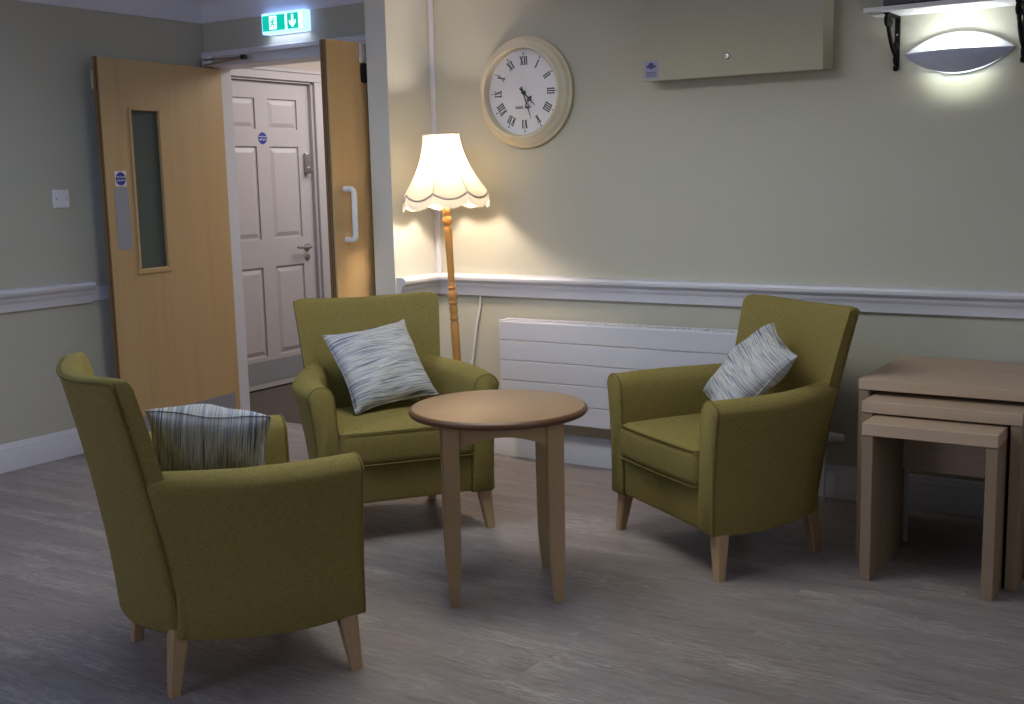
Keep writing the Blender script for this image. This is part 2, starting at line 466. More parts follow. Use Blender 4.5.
# ------------------------------------------------------------------ left oak door leaf
A = Vector((-5.067, 4.797, 0)); Bp = Vector((-4.956, 3.871, 0))
LW = (Bp-A).length
ang = math.atan2((Bp-A).y, (Bp-A).x)            # local +x runs hinge -> free edge, local +y = face seen by camera side
d1 = thing('door_1', 'oak veneered door leaf with narrow glass panel, open against left wall', 'door', A, ang, kind='structure')
# face seen is toward +X world; local y axis = rotate(ang+90)
fy = 1 if Vector((-math.sin(ang), math.cos(ang), 0)).x > 0 else -1
TH = .034
def ly(t): return -fy*t          # depth below the visible face
gx0, gx1, gz0, gz1 = .517, .742, .927, 1.772
Z0, Z1 = .008, 2.018
bm = nb()
def dbox(x0, x1, z0, z1, t0, t1, bev=0, mat=0):
    y0, y1 = sorted((ly(t0), ly(t1)))
    box(bm, x0, x1, y0, y1, z0, z1, bev, 1, mat)
dbox(0, gx0, Z0, Z1, 0, TH, 0); dbox(gx1, LW, Z0, Z1, 0, TH, 0)
dbox(gx0, gx1, Z0, gz0, 0, TH, 0); dbox(gx0, gx1, gz1, Z1, 0, TH, 0)
obj('door_leaf', bm, M_door, d1)
bm = nb()
dbox(LW, LW+.003, Z0, Z1, .002, .011); obj('edge_lipping', bm, M_dooredge, d1)
bm = nb(); dbox(LW, LW+.003, Z0, Z1, .017, TH)
obj('edge_lipping', bm, M_dooredge, d1)
bm = nb(); dbox(LW, LW+.002, Z0, Z1, .011, .017); obj('seal_strip', bm, M_strip, d1)
bm = nb()
for (a, b, c, d) in ((gx0-.004, gx0+.012, gz0, gz1), (gx1-.012, gx1+.004, gz0, gz1), (gx0-.012, gx1+.012, gz0-.016, gz0+.010), (gx0-.004, gx1+.004, gz1-.010, gz1+.004)):
    dbox(a, b, c, d, -.007, .014, .002); dbox(a, b, c, d, TH-.014, TH+.007, .002)
obj('glazing_bead', bm, M_door, d1)
bm = nb(); dbox(gx0+.002, gx1-.002, gz0+.002, gz1-.002, .018, .026); obj('vision_pane', bm, M_glassdk, d1)
bm = nb(); dbox(.785, .882, 1.048, 1.366, -.002, 0, .0006); obj('push_plate', bm, M_alu, d1)
bm = nb(); dbox(.795, .872, 1.372, 1.449, -.0015, 0); sg = obj('sign', bm, M_signwhite, d1)
bm = nb()
Mx = Matrix.Translation((.8335, ly(-.0024), 1.4105)) @ Matrix.Rotation(PI/2, 4, 'X')
lathe(bm, [(.034, -.0008), (.034, .0008)], 32, M=Mx); obj('sign_disc', bm, M_blue, sg)
def sign_text(lines, size, centre, mat, parent, rotz, gap):
    for k, s in enumerate(lines):
        t = text_bm(s, size)
        o = obj('sign_lettering', t, mat, parent, loc=(centre[0], centre[1], centre[2]+gap*((len(lines)-1)/2-k)), rot=(PI/2, 0, rotz))
rz = 0 if fy < 0 else PI
sign_text(['FIRE DOOR', 'KEEP SHUT'], .0115, (.8335, ly(-.0036), 1.4105), M_signwhite, sg, rz, .017)
bm = nb(); dbox(.04, LW-.02, .012, .156, -.002, 0, .0006); obj('kick_plate', bm, M_steelgrey, d1)
# lipping block of the rebated back edge, seen as the tab beyond the free edge
bm = nb(); dbox(LW-.06, LW+.002, 1.86, 1.95, TH, TH+.02, .003); obj('back_bracket', bm, M_cab, d1)

# overhead closer arm on the header
cl = thing('door_closer', 'slim metal door closer arm folded on the header above the oak door', 'door closer', (-5.07, YB-.026, 2.05))
bm = nb(); box(bm, -.02, .035, -.03, 0, -.02, .035, .004); obj('bracket', bm, M_plastic, cl)
bm = nb(); tube(bm, [(.0, -.035, .012), (.33, -.05, .004)], .006); tube(bm, [(.33, -.055, .000), (.02, -.045, -.018)], .006); obj('arm', bm, M_chrome, cl)
bm = nb(); lathe(bm, [(.018, -.012), (.02, -.006), (.02, .008), (.016, .012)], 16, M=Matrix.Translation((.335, -.053, .003))); obj('knuckle', bm, M_strip, cl)

# ------------------------------------------------------------------ right oak door leaf
d2 = thing('door_2', 'narrow oak door leaf with white pull handle, open beside wall stub', 'door', (-3.724, 4.145, 0), 0, kind='structure')
bm = nb(); box(bm, 0, .044, .004, .62, .008, 2.02); obj('door_leaf', bm, M_door, d2)
for a, b in ((0, .014), (.018, .030), (.034, .044)):
    bm = nb(); box(bm, a, b, 0, .004, .008, 2.02); obj('edge_lipping', bm, M_dooredge if a < .03 else M_door, d2)
for a, b in ((.014, .018), (.030, .034)):
    bm = nb(); box(bm, a, b, .001, .004, .008, 2.02); obj('seal_strip', bm, M_strip, d2)
bm = nb()
pts = [(.044, .078, 1.335), (.080, .078, 1.335)]
for k in range(1, 6):
    a = PI/2*k/6; pts.append((.080+.022*math.sin(a), .078, 1.335-.022*(1-math.cos(a))))
pts += [(.102, .078, 1.313), (.102, .078, 1.117)]
for k in range(1, 6):
    a = PI/2*k/6; pts.append((.102-.022*(1-math.cos(a)), .078, 1.117-.022*math.sin(a)))
pts += [(.080, .078, 1.095), (.044, .078, 1.095)]
tube(bm, pts, .0135, 12); obj('pull_handle', bm, M_plastic, d2, 50)
bm = nb(); box(bm, .044, .052, .226, .36, 1.93, 2.019, .001); obj('catch_plate', bm, M_white, d2)
bm = nb(); box(bm, .044, .066, .226, .31, 1.835, 1.925, .010, 3); obj('door_catch', bm, M_black, d2, 50)

# ------------------------------------------------------------------ corridor six-panel door
d3 = thing('door_3', 'white six-panelled door in the corridor, shut, with steel lever handle', 'door', (-5.577, 5.165, 0), kind='structure')
bm = nb()
DW, DZ0, DZ1 = .897, .012, 2.03
box(bm, -.045, -.010, 0, DW, DZ0, DZ1)
zs = [(.222, .818), (1.004, 1.611), (1.724, 1.922)]
ys = [(.117, .391), (.507, .781)]
yl = [0] + [v for p in ys for v in p] + [DW]
for a, b in zip(yl[0::2], yl[1::2]): box(bm, -.010, 0, a, b, DZ0, DZ1)
zl = [DZ0] + [v for p in zs for v in p] + [DZ1]
for y0, y1 in ys:
    for a, b in zip(zl[0::2], zl[1::2]): box(bm, -.010, 0, y0, y1, a, b)
    for z0, z1 in zs:
        q0 = [(-.010, y0+.012, z0+.012), (-.010, y1-.012, z0+.012), (-.010, y1-.012, z1-.012), (-.010, y0+.012, z1-.012)]
        q1 = [(-.001, y0+.04, z0+.04), (-.001, y1-.04, z0+.04), (-.001, y1-.04, z1-.04), (-.001, y0+.04, z1-.04)]
        ring_loft(bm, [q0, q1])
obj('door_leaf', bm, M_pinkwhite, d3)
bm = nb(); box(bm, 0, .002, .02, DW-.02, .05, .195); obj('kick_plate', bm, M_steelgrey, d3)
bm = nb(); Mx = Matrix.Translation((.001, .447, 1.664)) @ Matrix.Rotation(PI/2, 4, 'Y'); lathe(bm, [(.038, -.001), (.038, .0012)], 32, M=Mx); sd = obj('sign_disc', bm, M_blue, d3)
for k, s in enumerate(['FIRE DOOR', 'KEEP SHUT']):
    t = text_bm(s, .0125)
    obj('sign_lettering', t, M_signwhite, sd, loc=(.003, .447, 1.664+.019*(.5-k)), rot=(PI/2, 0, PI/2))
bm = nb(); box(bm, 0, .028, .825, .865, 1.43, 1.57, .008, 3); lathe(bm, [(.02, 0), (.022, .02), (.014, .035)], 16, M=Matrix.Translation((.02, .849, 1.455)) @ Matrix.Rotation(PI/2, 4, 'Y')); obj('keypad_lock', bm, M_chrome, d3, 40)
bm = nb()
lathe(bm, [(.026, 0), (.026, .008), (.022, .01)], 20, M=Matrix.Translation((0, .818, .93)) @ Matrix.Rotation(PI/2, 4, 'Y'))
tube(bm, [(.008, .818, .93), (.042, .818, .93), (.050, .808, .93), (.052, .77, .93), (.050, .675, .935)], .009, 10)
lathe(bm, [(.022, 0), (.022, .008), (.018, .01)], 20, M=Matrix.Translation((0, .818, .862)) @ Matrix.Rotation(PI/2, 4, 'Y'))
obj('lever_handle', bm, M_chrome, d3, 40)
bm = nb()
for a, b, z0, z1 in ((5.06, 5.14, 0, 2.045), (6.085, 6.165, 0, 2.045)): box(bm, CX, CX+.02, a, b, z0, z1+.0, .004)
box(bm, CX, CX+.02, 5.06, 6.165, 2.045, 2.115, .004); box(bm, CX+.02, CX+.028, 5.055, 6.17, 2.098, 2.12, .003)
box(bm, CX-.10, CX, 5.14, 5.162, 0, 2.045); box(bm, CX-.10, CX, 6.064, 6.085, 0, 2.045); box(bm, CX-.10, CX, 5.14, 6.085, 2.032, 2.045)
struct('trim_7', bm, M_pinkwhite, 'white architrave around the corridor panelled door', 'door frame')

# ------------------------------------------------------------------ exit sign
es = thing('exit_sign', 'lit green exit sign with running man and arrow above double doors', 'exit sign', (-4.458, YB, 2.161))
bm = nb(); box(bm, -.152, .152, -.058, 0, 0, .110, .006, 2); obj('sign_body', bm, M_signbody, es)
bm = nb(); box(bm, -.142, .020, -.061, -.0575, .015, .095); gp = obj('sign_panel', bm, M_green, es)
bm = nb(); box(bm, .038, .116, -.061, -.0575, .015, .095); gp2 = obj('sign_panel', bm, M_green, es)
for a, b in ((.118, .142), (.022, .036)):
    bm = nb(); box(bm, a, b, -.0595, -.0575, .015, .095); obj('lit_strip', bm, M_lit, es)
# running man in a doorway
bm = nb()
yy = (-.0625, -.061)
def flat(pts, mat=0): extrude_poly(bm, pts, lambda p: (p[0], yy[0], p[1]), lambda p: (p[0], yy[1], p[1]), mat)
mx, mz = -.064, .056
flat([(mx-.026, mz-.034), (mx+.026, mz-.034), (mx+.026, mz+.034), (mx-.026, mz+.034)])
obj('doorway_symbol', bm, M_lit, gp)
bm = nb(); yy = (-.064, -.0625)
lim = lambda a, b, w: [(a[0]-w*(b[1]-a[1])/math.dist(a, b), a[1]+w*(b[0]-a[0])/math.dist(a, b)), (b[0]-w*(b[1]-a[1])/math.dist(a, b), b[1]+w*(b[0]-a[0])/math.dist(a, b)), (b[0]+w*(b[1]-a[1])/math.dist(a, b), b[1]-w*(b[0]-a[0])/math.dist(a, b)), (a[0]+w*(b[1]-a[1])/math.dist(a, b), a[1]-w*(b[0]-a[0])/math.dist(a, b))]
flat([(mx+.006+.006*math.cos(2*PI*k/12), mz+.022+.006*math.sin(2*PI*k/12)) for k in range(12)])
for a, b, w in (((.002, .015), (-.004, -.006), .006), ((.002, .013), (-.014, .006), .0032), ((-.014, .006), (-.018, -.002), .003), ((.003, .012), (.016, .004), .0032),
                ((-.003, -.004), (.010, -.014), .004), ((.010, -.014), (.006, -.028), .0036), ((-.005, -.004), (-.010, -.018), .004), ((-.010, -.018), (-.022, -.020), .0036)):
    flat(lim((mx+a[0], mz+a[1]), (mx+b[0], mz+b[1]), w))
obj('running_man', bm, M_green, gp)
bm = nb(); yy = (-.0635, -.061); ax = .077
flat([(ax-.006, .088), (ax+.006, .088), (ax+.006, .044), (ax+.022, .060), (ax+.022, .045), (ax, .022), (ax-.022, .045), (ax-.022, .060), (ax-.006, .044)])
obj('arrow_symbol', bm, M_lit, gp2)

# ------------------------------------------------------------------ switch plate, conduit, cable
sw = thing('switch_plate', 'small square white switch plate on the left wall', 'switch', (XL, 3.72, 1.317))
bm = nb(); box(bm, 0, .012, -.047, .047, -.047, .047, .004, 2); obj('plate', bm, M_plastic, sw)
bm = nb()
for y in (-.03, .03):
    bm = nb(); lathe(bm, [(.004, 0), (.004, .0012)], 10, M=Matrix.Translation((.012, y, 0)) @ Matrix.Rotation(PI/2, 4, 'Y')); obj('screw', bm, M_steelgrey, sw)
bm = nb(); box(bm, SX1+.002, SX1+.028, YB-.016, YB, .902, ZC-.13, .003)
tag(obj('cable_trunking', bm, M_white), 'white vertical cable trunking in the corner above the rail', 'cable trunking')
bm = nb(); tube(bm, [(-3.262, 4.727, .80), (-3.264, 4.727, .74), (-3.285, 4.724, .65), (-3.31, 4.722, .5), (-3.34, 4.72, .35), (-3.36, 4.715, .22), (-3.37, 4.71, .145)], .0055, 8)
tag(obj('white_cable', bm, M_plastic, None, 60), 'white cable hanging from the dado rail behind the floor lamp', 'cable')

# ------------------------------------------------------------------ clock
ck = thing('wall_clock', 'round cream wall clock with roman numerals', 'clock', (-2.966, YB, 1.764))
Mc = Matrix.Rotation(PI/2, 4, 'X')
bm = nb()
lathe(bm, [(.250, 0), (.257, .012), (.256, .026), (.247, .032), (.243, .040), (.239, .048), (.228, .054), (.220, .062), (.214, .070), (.208, .074), (.202, .073), (.198, .066), (.197, .040), (.197, .02), (.197, 0)], 96, cap=False, M=Mc)
obj('case', bm, M_clock, ck, 50)
bm = nb(); lathe(bm, [(.198, .018), (.198, .030)], 96, M=Mc); dial = obj('dial', bm, M_dial, ck)
def stroke(bm, pts, off, rot):
    f = []
    for p in pts:
        x, z = p
        c, s = math.cos(rot), math.sin(rot)
        f.append((x*c - z*s + off[0], x*s + z*c + off[1]))
    extrude_poly(bm, f, lambda p: (p[0], -.0318, p[1]), lambda p: (p[0], -.0300, p[1]))
def roman(bm, s, r, th, h=.038):
    # th clockwise from twelve; glyph up points outwards
    off = (r*math.sin(th), r*math.cos(th)); rot = -th
    wd = {'I': .0105, 'V': .022, 'X': .023}
    tot = sum(wd[c] for c in s); x = -tot/2
    q = lambda x0, x1, y0, y1: stroke(bm, [(x0, y0), (x1, y0), (x1, y1), (x0, y1)], off, rot)
    def diag(xa, xb, w):      # from (xa,top) to (xb,bottom)
        stroke(bm, [(xa-w/2, h/2), (xb-w/2, -h/2), (xb+w/2, -h/2), (xa+w/2, h/2)], off, rot)
    for c in s:
        w = wd[c]; m = x+w/2
        if c == 'I': q(m-.0026, m+.0026, -h/2, h/2)
        if c == 'V': diag(x+.005, m, .0056); diag(x+w-.005, m, .002)
        if c == 'X': diag(x+.005, x+w-.005, .0056); diag(x+w-.005, x+.005, .002)
        x += w
    q(-tot/2+.001, tot/2-.001, h/2-.0018, h/2); q(-tot/2+.001, tot/2-.001, -h/2, -h/2+.0018)
for k, s in enumerate(['XII', 'I', 'II', 'III', 'IIII', 'V', 'VI', 'VII', 'VIII', 'IX', 'X', 'XI']):
    bm = nb(); th = 2*PI*k/12
    roman(bm, s, .146, th)
    stroke(bm, [(-.0018, -.006), (.0018, -.006), (.0018, .006), (-.0018, .006)], (.178*math.sin(th), .178*math.cos(th)), -th)
    obj('numeral', bm, M_ink, dial)
bm = nb()
for i in range(10):
    if i == 5: continue
    x = -.038+.0085*i
    stroke(bm, [(x-.0028, -.006), (x+.0028, -.006), (x+.0022, .006), (x-.0022, .006)], (-.008, -.068), 0)
obj('faded_lettering', bm, M_fadedink, dial)
def hand(ln, w, th, y, spade):
    bm = nb()
    def st(pts):
        f = []
        for x, z in pts:
            f.append((x*math.cos(th)+z*math.sin(th), -x*math.sin(th)+z*math.cos(th)))
        extrude_poly(bm, f, lambda p: (p[0], y-.0012, p[1]), lambda p: (p[0], y, p[1]))
    st([(-w, -.028), (w, -.028), (w*.7, ln*.45), (-w*.7, ln*.45)])
    # pierced lozenge
    a, b, e = ln*.38, ln*.62, spade
    for s in (-1, 1):
        st([(0, a), (s*e, (a+b)/2), (s*e*.72, (a+b)/2), (0, a+.008)]); st([(s*e, (a+b)/2), (0, b), (0, b-.008), (s*e*.72, (a+b)/2)])
    st([(-w*.7, b-.004), (w*.7, b-.004), (.0008, ln), (-.0008, ln)])
    return bm
obj('hour_hand', hand(.088, .004, R(134), -.0375, .019), M_ink, ck)
obj('minute_hand', hand(.130, .0035, R(161), -.0405, .011), M_ink, ck)
bm = nb(); lathe(bm, [(.009, .030), (.009, .044), (.004, .046)], 16, M=Mc); obj('centre_cap', bm, M_ink, ck)
bm = nb(); lathe(bm, [(.199, .062), (.12, .0635), (.0, .064)], 64, cap=False, M=Mc); obj('clock_glass', bm, M_glass, ck, 60)

# ------------------------------------------------------------------ wall cabinet
cb = thing('wall_cabinet', 'cream painted wall cabinet with round lock and small sticker', 'cabinet', (-1.905, YB, 1.765))
bm = nb(); box(bm, -.39, .395, -.112, 0, .004, .60, .003); obj('carcass', bm, M_cab, cb)
bm = nb(); box(bm, -.396, .396, -.132, -.114, 0, .60, .003); obj('door', bm, M_cab, cb)
dr = C.objects['door']
bm = nb()
Ml = Matrix.Translation((-.008, -.132, .08)) @ Matrix.Rotation(PI/2, 4, 'X')
lathe(bm, [(.0135, 0), (.0135, .003), (.011, .005), (.0075, .005), (.007, .003)], 24, M=Ml); obj('lock', bm, M_chrome, dr, 40)
bm = nb(); box(bm, -.011, -.006, -.1358, -.1345, .076, .085); obj('keyhole', bm, M_ink, dr)
bm = nb(); box(bm, -.385, -.318, -.1328, -.132, .012, .086); st = obj('sticker', bm, M_sticker, dr)
bm = nb()
lathe(bm, [(.014, 0), (.014, .0006)], 20, M=Matrix.Translation((-.352, -.1328, .064)) @ Matrix.Rotation(PI/2, 4, 'X'))
box(bm, -.374, -.330, -.1336, -.1328, .056, .066)
for z in (.020, .028, .036): box(bm, -.376, -.327, -.1333, -.1328, z, z+.003)
obj('sticker_print', bm, M_stickerink, st)

# ------------------------------------------------------------------ shelf, brackets, box
bm = nb(); box(bm, -1.335, -.30, 4.535, YB-.001, 1.956, 1.974, .002)
tag(obj('wall_shelf', bm, M_white), 'white shelf board on black iron brackets, above crescent wall light', 'shelf')
def bracket(x, label):
    b = thing('shelf_bracket', label, 'bracket', (x, YB, 1.956), group='iron shelf brackets')
    bm = nb()
    box(bm, -.010, .010, -.008, 0, -.20, 0, .002); box(bm, -.010, .010, -.165, 0, -.008, 0, .002)
    obj('angle_bar', bm, M_black, b)
    bm = nb()
    pts = []
    for k in range(13):
        t = k/12; pts.append((0, -.150+.135*t, -.03-.125*t-.022*math.sin(PI*t)))
    tube(bm, pts, .0085, 8)
    for cy, cz, r0, s in ((-.150, -.030, .024, 1), (-.118, -.038, .018, 1), (-.018, -.165, .018, -1), (-.020, -.115, .014, 1)):
        sp = [(0, cy+r0*(1-k/26)*math.cos(s*k*.5), cz+r0*(1-k/26)*math.sin(s*k*.5)) for k in range(22)]
        tube(bm, sp, .008, 8)
    lathe(bm, [(.001, -.012), (.010, -.008), (.012, 0), (.010, .008), (.001, .012)], 12, M=Matrix.Translation((0, -.014, -.198)))
    obj('scrollwork', bm, M_black, b, 50)
    for z in (-.07, -.16):
        bm = nb(); lathe(bm, [(.004, 0), (.003, .002)], 8, M=Matrix.Translation((0, -.008, z)) @ Matrix.Rotation(PI/2, 4, 'X')); obj('screw', bm, M_chrome, b)
bracket(-1.257, 'black scrolled iron bracket under left end of shelf, beside wall light')
bracket(-.795, 'black scrolled iron bracket at right edge of picture under shelf')
bk = thing('shelf_box', 'dark navy box standing on the white wall shelf', 'box', (-1.17, 4.64, 1.974))
bm = nb(); box(bm, -.10, .10, -.075, .075, .004, .20, .004); obj('casing', bm, M_navy, bk)
for x in (-.08, .08):
    for y in (-.055, .055):
        bm = nb(); box(bm, x-.01, x+.01, y-.01, y+.01, 0, .004); obj('foot_pad', bm, M_strip, bk)

# ------------------------------------------------------------------ crescent wall light
wl = thing('wall_light', 'crescent-shaped wall light with grey metal front below shelf', 'wall light', (-1.024, YB, 1.808))
HW = .203
def lens_top(x): return .072*(1-(x/HW)**2)**.9 if abs(x) < HW else 0
def lens_bot(x): return -.082*(1-(x/HW)**2)**.9 if abs(x) < HW else 0
N = 40
xs_ = [-HW+2*HW*k/N for k in range(N+1)]
bm = nb()      # white dish on the wall
outline = [(x, lens_top(x)) for x in xs_] + [(x, lens_bot(x)*1.05) for x in reversed(xs_[1:-1])]
extrude_poly(bm, outline, lambda p: (p[0]*.97, -.012, p[1]*.97), lambda p: (p[0]*.97, 0, p[1]*.97))
obj('back_dish', bm, M_plastic, wl)
bm = nb()      # grey front shell, open above and below
rings = []
for x in xs_:
    k = max(0, 1-(x/HW)**2)
    ring = []
    for j in range(9):
        t = j/8
        ring.append((x, -(.018+.095*k*(1-.72*t**1.5)), lens_bot(x)*t))
    for j in range(8, -1, -1):
        t = j/8
        ring.append((x, -(.0155+.0925*k*(1-.72*t**1.5)), lens_bot(x)*t))
    rings.append(ring)
ring_loft(bm, rings)
obj('front_shell', bm, M_shell, wl, 60)
bm = nb(); tube(bm, [(-.11, -.045, -.022), (.11, -.045, -.022)], .010, 10); obj('lamp_tube', bm, M_tube, wl)

# ------------------------------------------------------------------ radiator
rd = thing('radiator', 'white flat-panel radiator with horizontal grooves under the rail', 'radiator', (-3.087, YB, .19))
RW = 1.585
zg = [.19+.02, .303, .403, .501, .598, .69]
bm = nb()
for a, b in zip(zg, zg[1:]): box(bm, .004, RW, -.112, -.100, a-.19+.0015, b-.19-.0015, .002, 1)
box(bm, .006, RW-.002, -.103, -.085, .02, .497)
obj('front_panel', bm, M_white, rd)
bm = nb(); box(bm, 0, .010, -.110, -.028, .015, .503, .002); obj('side_cover', bm, M_white, rd)
bm = nb(); box(bm, RW-.008, RW+.002, -.110, -.028, .015, .503, .002); obj('side_cover', bm, M_white, rd)
bm = nb()
box(bm, 0, RW, -.110, -.098, .495, .505, .002); box(bm, 0, RW, -.040, -.028, .495, .505, .002)
for k in range(53): box(bm, .012+k*.0295, .024+k*.0295, -.1, -.038, .494, .503)
obj('top_grille', bm, M_white, rd)
bm = nb(); box(bm, .012, RW-.012, -.06, -.03, .01, .492); obj('rear_panel', bm, M_white, rd)
for x in (.25, RW-.25):
    bm = nb(); box(bm, x-.02, x+.02, -.03, -.002, .05, .47); obj('wall_bracket', bm, M_white, rd)
bm = nb()
Mv = Matrix.Translation((RW-.005, -.07, .085)) @ Matrix.Rotation(PI/2, 4, 'Y')
lathe(bm, [(.016, 0), (.016, .012)], 20, M=Mv, mat=1)
lathe(bm, [(.020, .012), (.022, .016), (.021, .045), (.017, .05), (.016, .085), (.013, .09)], 20, M=Mv)
tube(bm, [(RW+.006, -.07, .085), (RW+.006, -.07, -.19)], .008, 8, mat=0)
obj('thermostat_valve', bm, [M_plastic, M_strip], rd, 40)

# ------------------------------------------------------------------ floor lamp
LX, LY = -3.19, 4.45
lp = thing('floor_lamp', 'lit standard lamp with turned wooden pole and cream scalloped shade', 'lamp', (LX, LY, 0))
bm = nb()
lathe(bm, [(.01, 0), (.135, 0), (.145, .008), (.145, .022), (.13, .034), (.10, .040), (.06, .055), (.035, .075), (.02, .08)], 48)
obj('base', bm, M_pine, lp, 50)
Lt = Matrix.Rotation(R(-2.9), 4, 'Y')
bm = nb()
pr = [(.018, .07), (.030, .085), (.034, .11), (.026, .14), (.022, .17), (.024, .40), (.0255, .60), (.0265, .69), (.020, .70), (.028, .715), (.021, .73), (.026, .75), (.026, .765), (.020, .775), (.029, .79), (.021, .80), (.028, .815), (.028, .84), (.020, .85), (.027, .862), (.020, .872),
      (.020, .89), (.0225, 1.0), (.025, 1.13), (.0255, 1.145), (.019, 1.153), (.027, 1.165), (.027, 1.19), (.020, 1.20), (.025, 1.21), (.022, 1.235), (.014, 1.25), (.012, 1.30), (.001, 1.30)]
lathe(bm, [(r*.80, z) for r, z in pr], 28, M=Lt); obj('pole', bm, M_pine, lp, 40)
# shade
sh_c = Lt
def shade_r(z):       # z from 0 (hem) to 1 (top)
    return .088 + (.208-.088)*(1-z)**1.8
Zh, Zt = 1.302, 1.580
NS, PER = 8, 12
na = NS*PER
A0 = R(-69.5)
def shade_pt(a_i, z, extra=0, sc=True):
    a = A0+2*PI*a_i/na
    ph = (a_i % PER)/PER
    r = shade_r(z)
    flatk = 1-.045*math.sin(PI*ph)*(1-.3*z)
    hem = -.030*math.sin(PI*ph)**.8
    zz = Zh + (Zt-Zh)*z + hem*(1-z)**2 + extra
    return Lt @ Vector((r*flatk*math.cos(a), r*flatk*math.sin(a), zz))
bm = nb()
rings = [[shade_pt(i, k/14) for i in range(na)] for k in range(15)]
ring_loft(bm, rings, cap=False)
so = obj('lamp_shade', bm, M_shade, lp, 40)
for j in range(NS):
    bm = nb(); tube(bm, [shade_pt(j*PER, k/14) for k in range(15)], .0016, 6); obj('shade_seam', bm, M_braid, so, 60)
bm = nb()
tube(bm, [shade_pt(i, 0) + Vector((0, 0, .003)) for i in range(na)], .0046, 8, closed=True)
obj('braid_trim', bm, M_braid, so, 60)
bm = nb(); tube(bm, [shade_pt(i, 1) for i in range(na)], .0045, 8, closed=True)
obj('braid_trim', bm, M_braid, so, 60)
bm = nb()
rg = []
for k in range(5):
    t = k/4; rr = []
    for i in range(na*4):
        p = shade_pt(i/4, 0); d = Vector((p.x, p.y, 0))
        wob = .0025*math.sin(i*2.4)*t
        c0 = Lt @ Vector((0, 0, Zh))
        n = (Vector((p.x, p.y, 0))-Vector((c0.x, c0.y, 0))).normalized()
        jag = (.004*math.sin(i*1.9)+.003*math.sin(i*3.7)) if k == 4 else 0
        rr.append(p + n*(wob+.002*t) + Vector((0, 0, -.040*t+jag)))
    rg.append(rr)
ring_loft(bm, rg, cap=False); obj('fringe', bm, M_fringe, so, 30)
bm = nb()
for a in (0, 2*PI/3, 4*PI/3):
    tube(bm, [Lt @ Vector((0, 0, 1.50)), Lt @ Vector((.092*math.cos(a), .092*math.sin(a), 1.578))], .002, 6)
obj('shade_carrier', bm, M_chrome, lp)
bm = nb(); tube(bm, [Lt @ Vector((0, 0, 1.29)), Lt @ Vector((0, 0, 1.345))], .014, 12)
obj('bulb_holder', bm, M_chrome, lp)
bm = nb()
lathe(bm, [(.012, 1.345), (.014, 1.36), (.026, 1.395), (.030, 1.42), (.026, 1.442), (.012, 1.453), (.001, 1.455)], 20, M=Lt); obj('bulb', bm, M_bulb, lp, 60)

# ------------------------------------------------------------------ armchairs
def x_out(y, z):
    t = min(1, max(0, (.04-y)/.57))
    basew = .343 - .080*max(0, (t-.22)/.78)**1.7
    topw = .378 - .086*t**1.6 + .046*math.sin(PI*min(1, t))**1.2
    k = max(0, (z-.175)/.45)
    return basew + (topw-basew)*k**1.35 - .008*math.sin(PI*min(1, k))

def arm_bm(s):
    bm = nb(); rings = []
    ys_ = [.042, .036, .02, -.05, -.12, -.2, -.28, -.36, -.43, -.48, -.53]
    for yi, y in enumerate(ys_):
        ins = .008 if yi == 0 else (.002 if yi == 1 else 0)
        zt = .622 + .010*max(0, (-y-.3)/.25)
        ring = []
        tt_ = min(1, max(0, (.04-y)/.57))
        zb = .160-.014*math.sin(PI*tt_)
        for z in (zb, zb+.006, .25, .32, .39, .46, .52, .56): ring.append((x_out(y, z)-ins - (.004 if z == zb else 0), z+(ins if z < .2 else 0)))
        ct = x_out(y, .60); thk = .102+.026*math.sin(PI*tt_); c = ct-thk/2; rz_ = .055
        for k in range(1, 12):
            a = PI*k/12
            ring.append((c+(thk/2-ins)*math.cos(a), zt-rz_+(rz_-ins)*math.sin(a)))
        xi0 = ct-thk
        for z in (.54, .48, .42, .34, .25, zb):
            f = max(0, (z-.178)/.40)
            low = min(.252, xi0)
            ring.append((low+(xi0-low)*max(0, f)**1.2+ins, z+(ins if z < .2 else 0)))
        yk = lambda z: y if y > -.1 else -.1+(y+.1)*(back_yf(z)-.050+.1)/(-.43)
        rings.append([(s*x, yk(z), z) for x, z in ring])
    ring_loft(bm, rings)
    return bm, rings

def back_w(z):
    t = (z-.175)/.72
    return .262 + .050*max(0, t)**1.2
def back_yf(z):      # side front edge
    t = (z-.175)/.72
    return -.405 - .150*max(0, t)**1.3
def back_ring(z, ins=0):
    w = back_w(z)-ins; ring = []
    yf = back_yf(z); t = (z-.175)/.72
    bow = .06; th = .060-.012*t
    n = 14
    for k in range(n+1):
        u = -1+2*k/n
        ring.append((u*w, yf-ins-bow*(1-u*u)**.85 if abs(u) < 1 else yf-ins-.0, z))
    for k in range(n+1):
        u = 1-2*k/n
        ring.append((u*w*.972, yf-th+ins-(.099-.026*t)*(1-u*u)**.85 if abs(u) < 1 else yf-th+ins, z))
    return ring
def dip(p):
    x, y, z = p
    t = max(0, (z-.6)/.295)
    return (x, y, z-.020*t*(1-(x/.312)**2)-.014*t*abs(x/.312)**14)
def backrest_bm():
    bm = nb()
    spec = [(.160, .035), (.163, .020), (.170, .008), (.184, .001), (.26, 0), (.34, 0), (.42, 0), (.5, 0), (.58, 0), (.66, 0), (.74, 0), (.82, 0), (.875, 0), (.89, .004), (.897, .012), (.899, .022)]
    ring_loft(bm, [[dip(p) for p in back_ring(z, i)] for z, i in spec])
    return bm

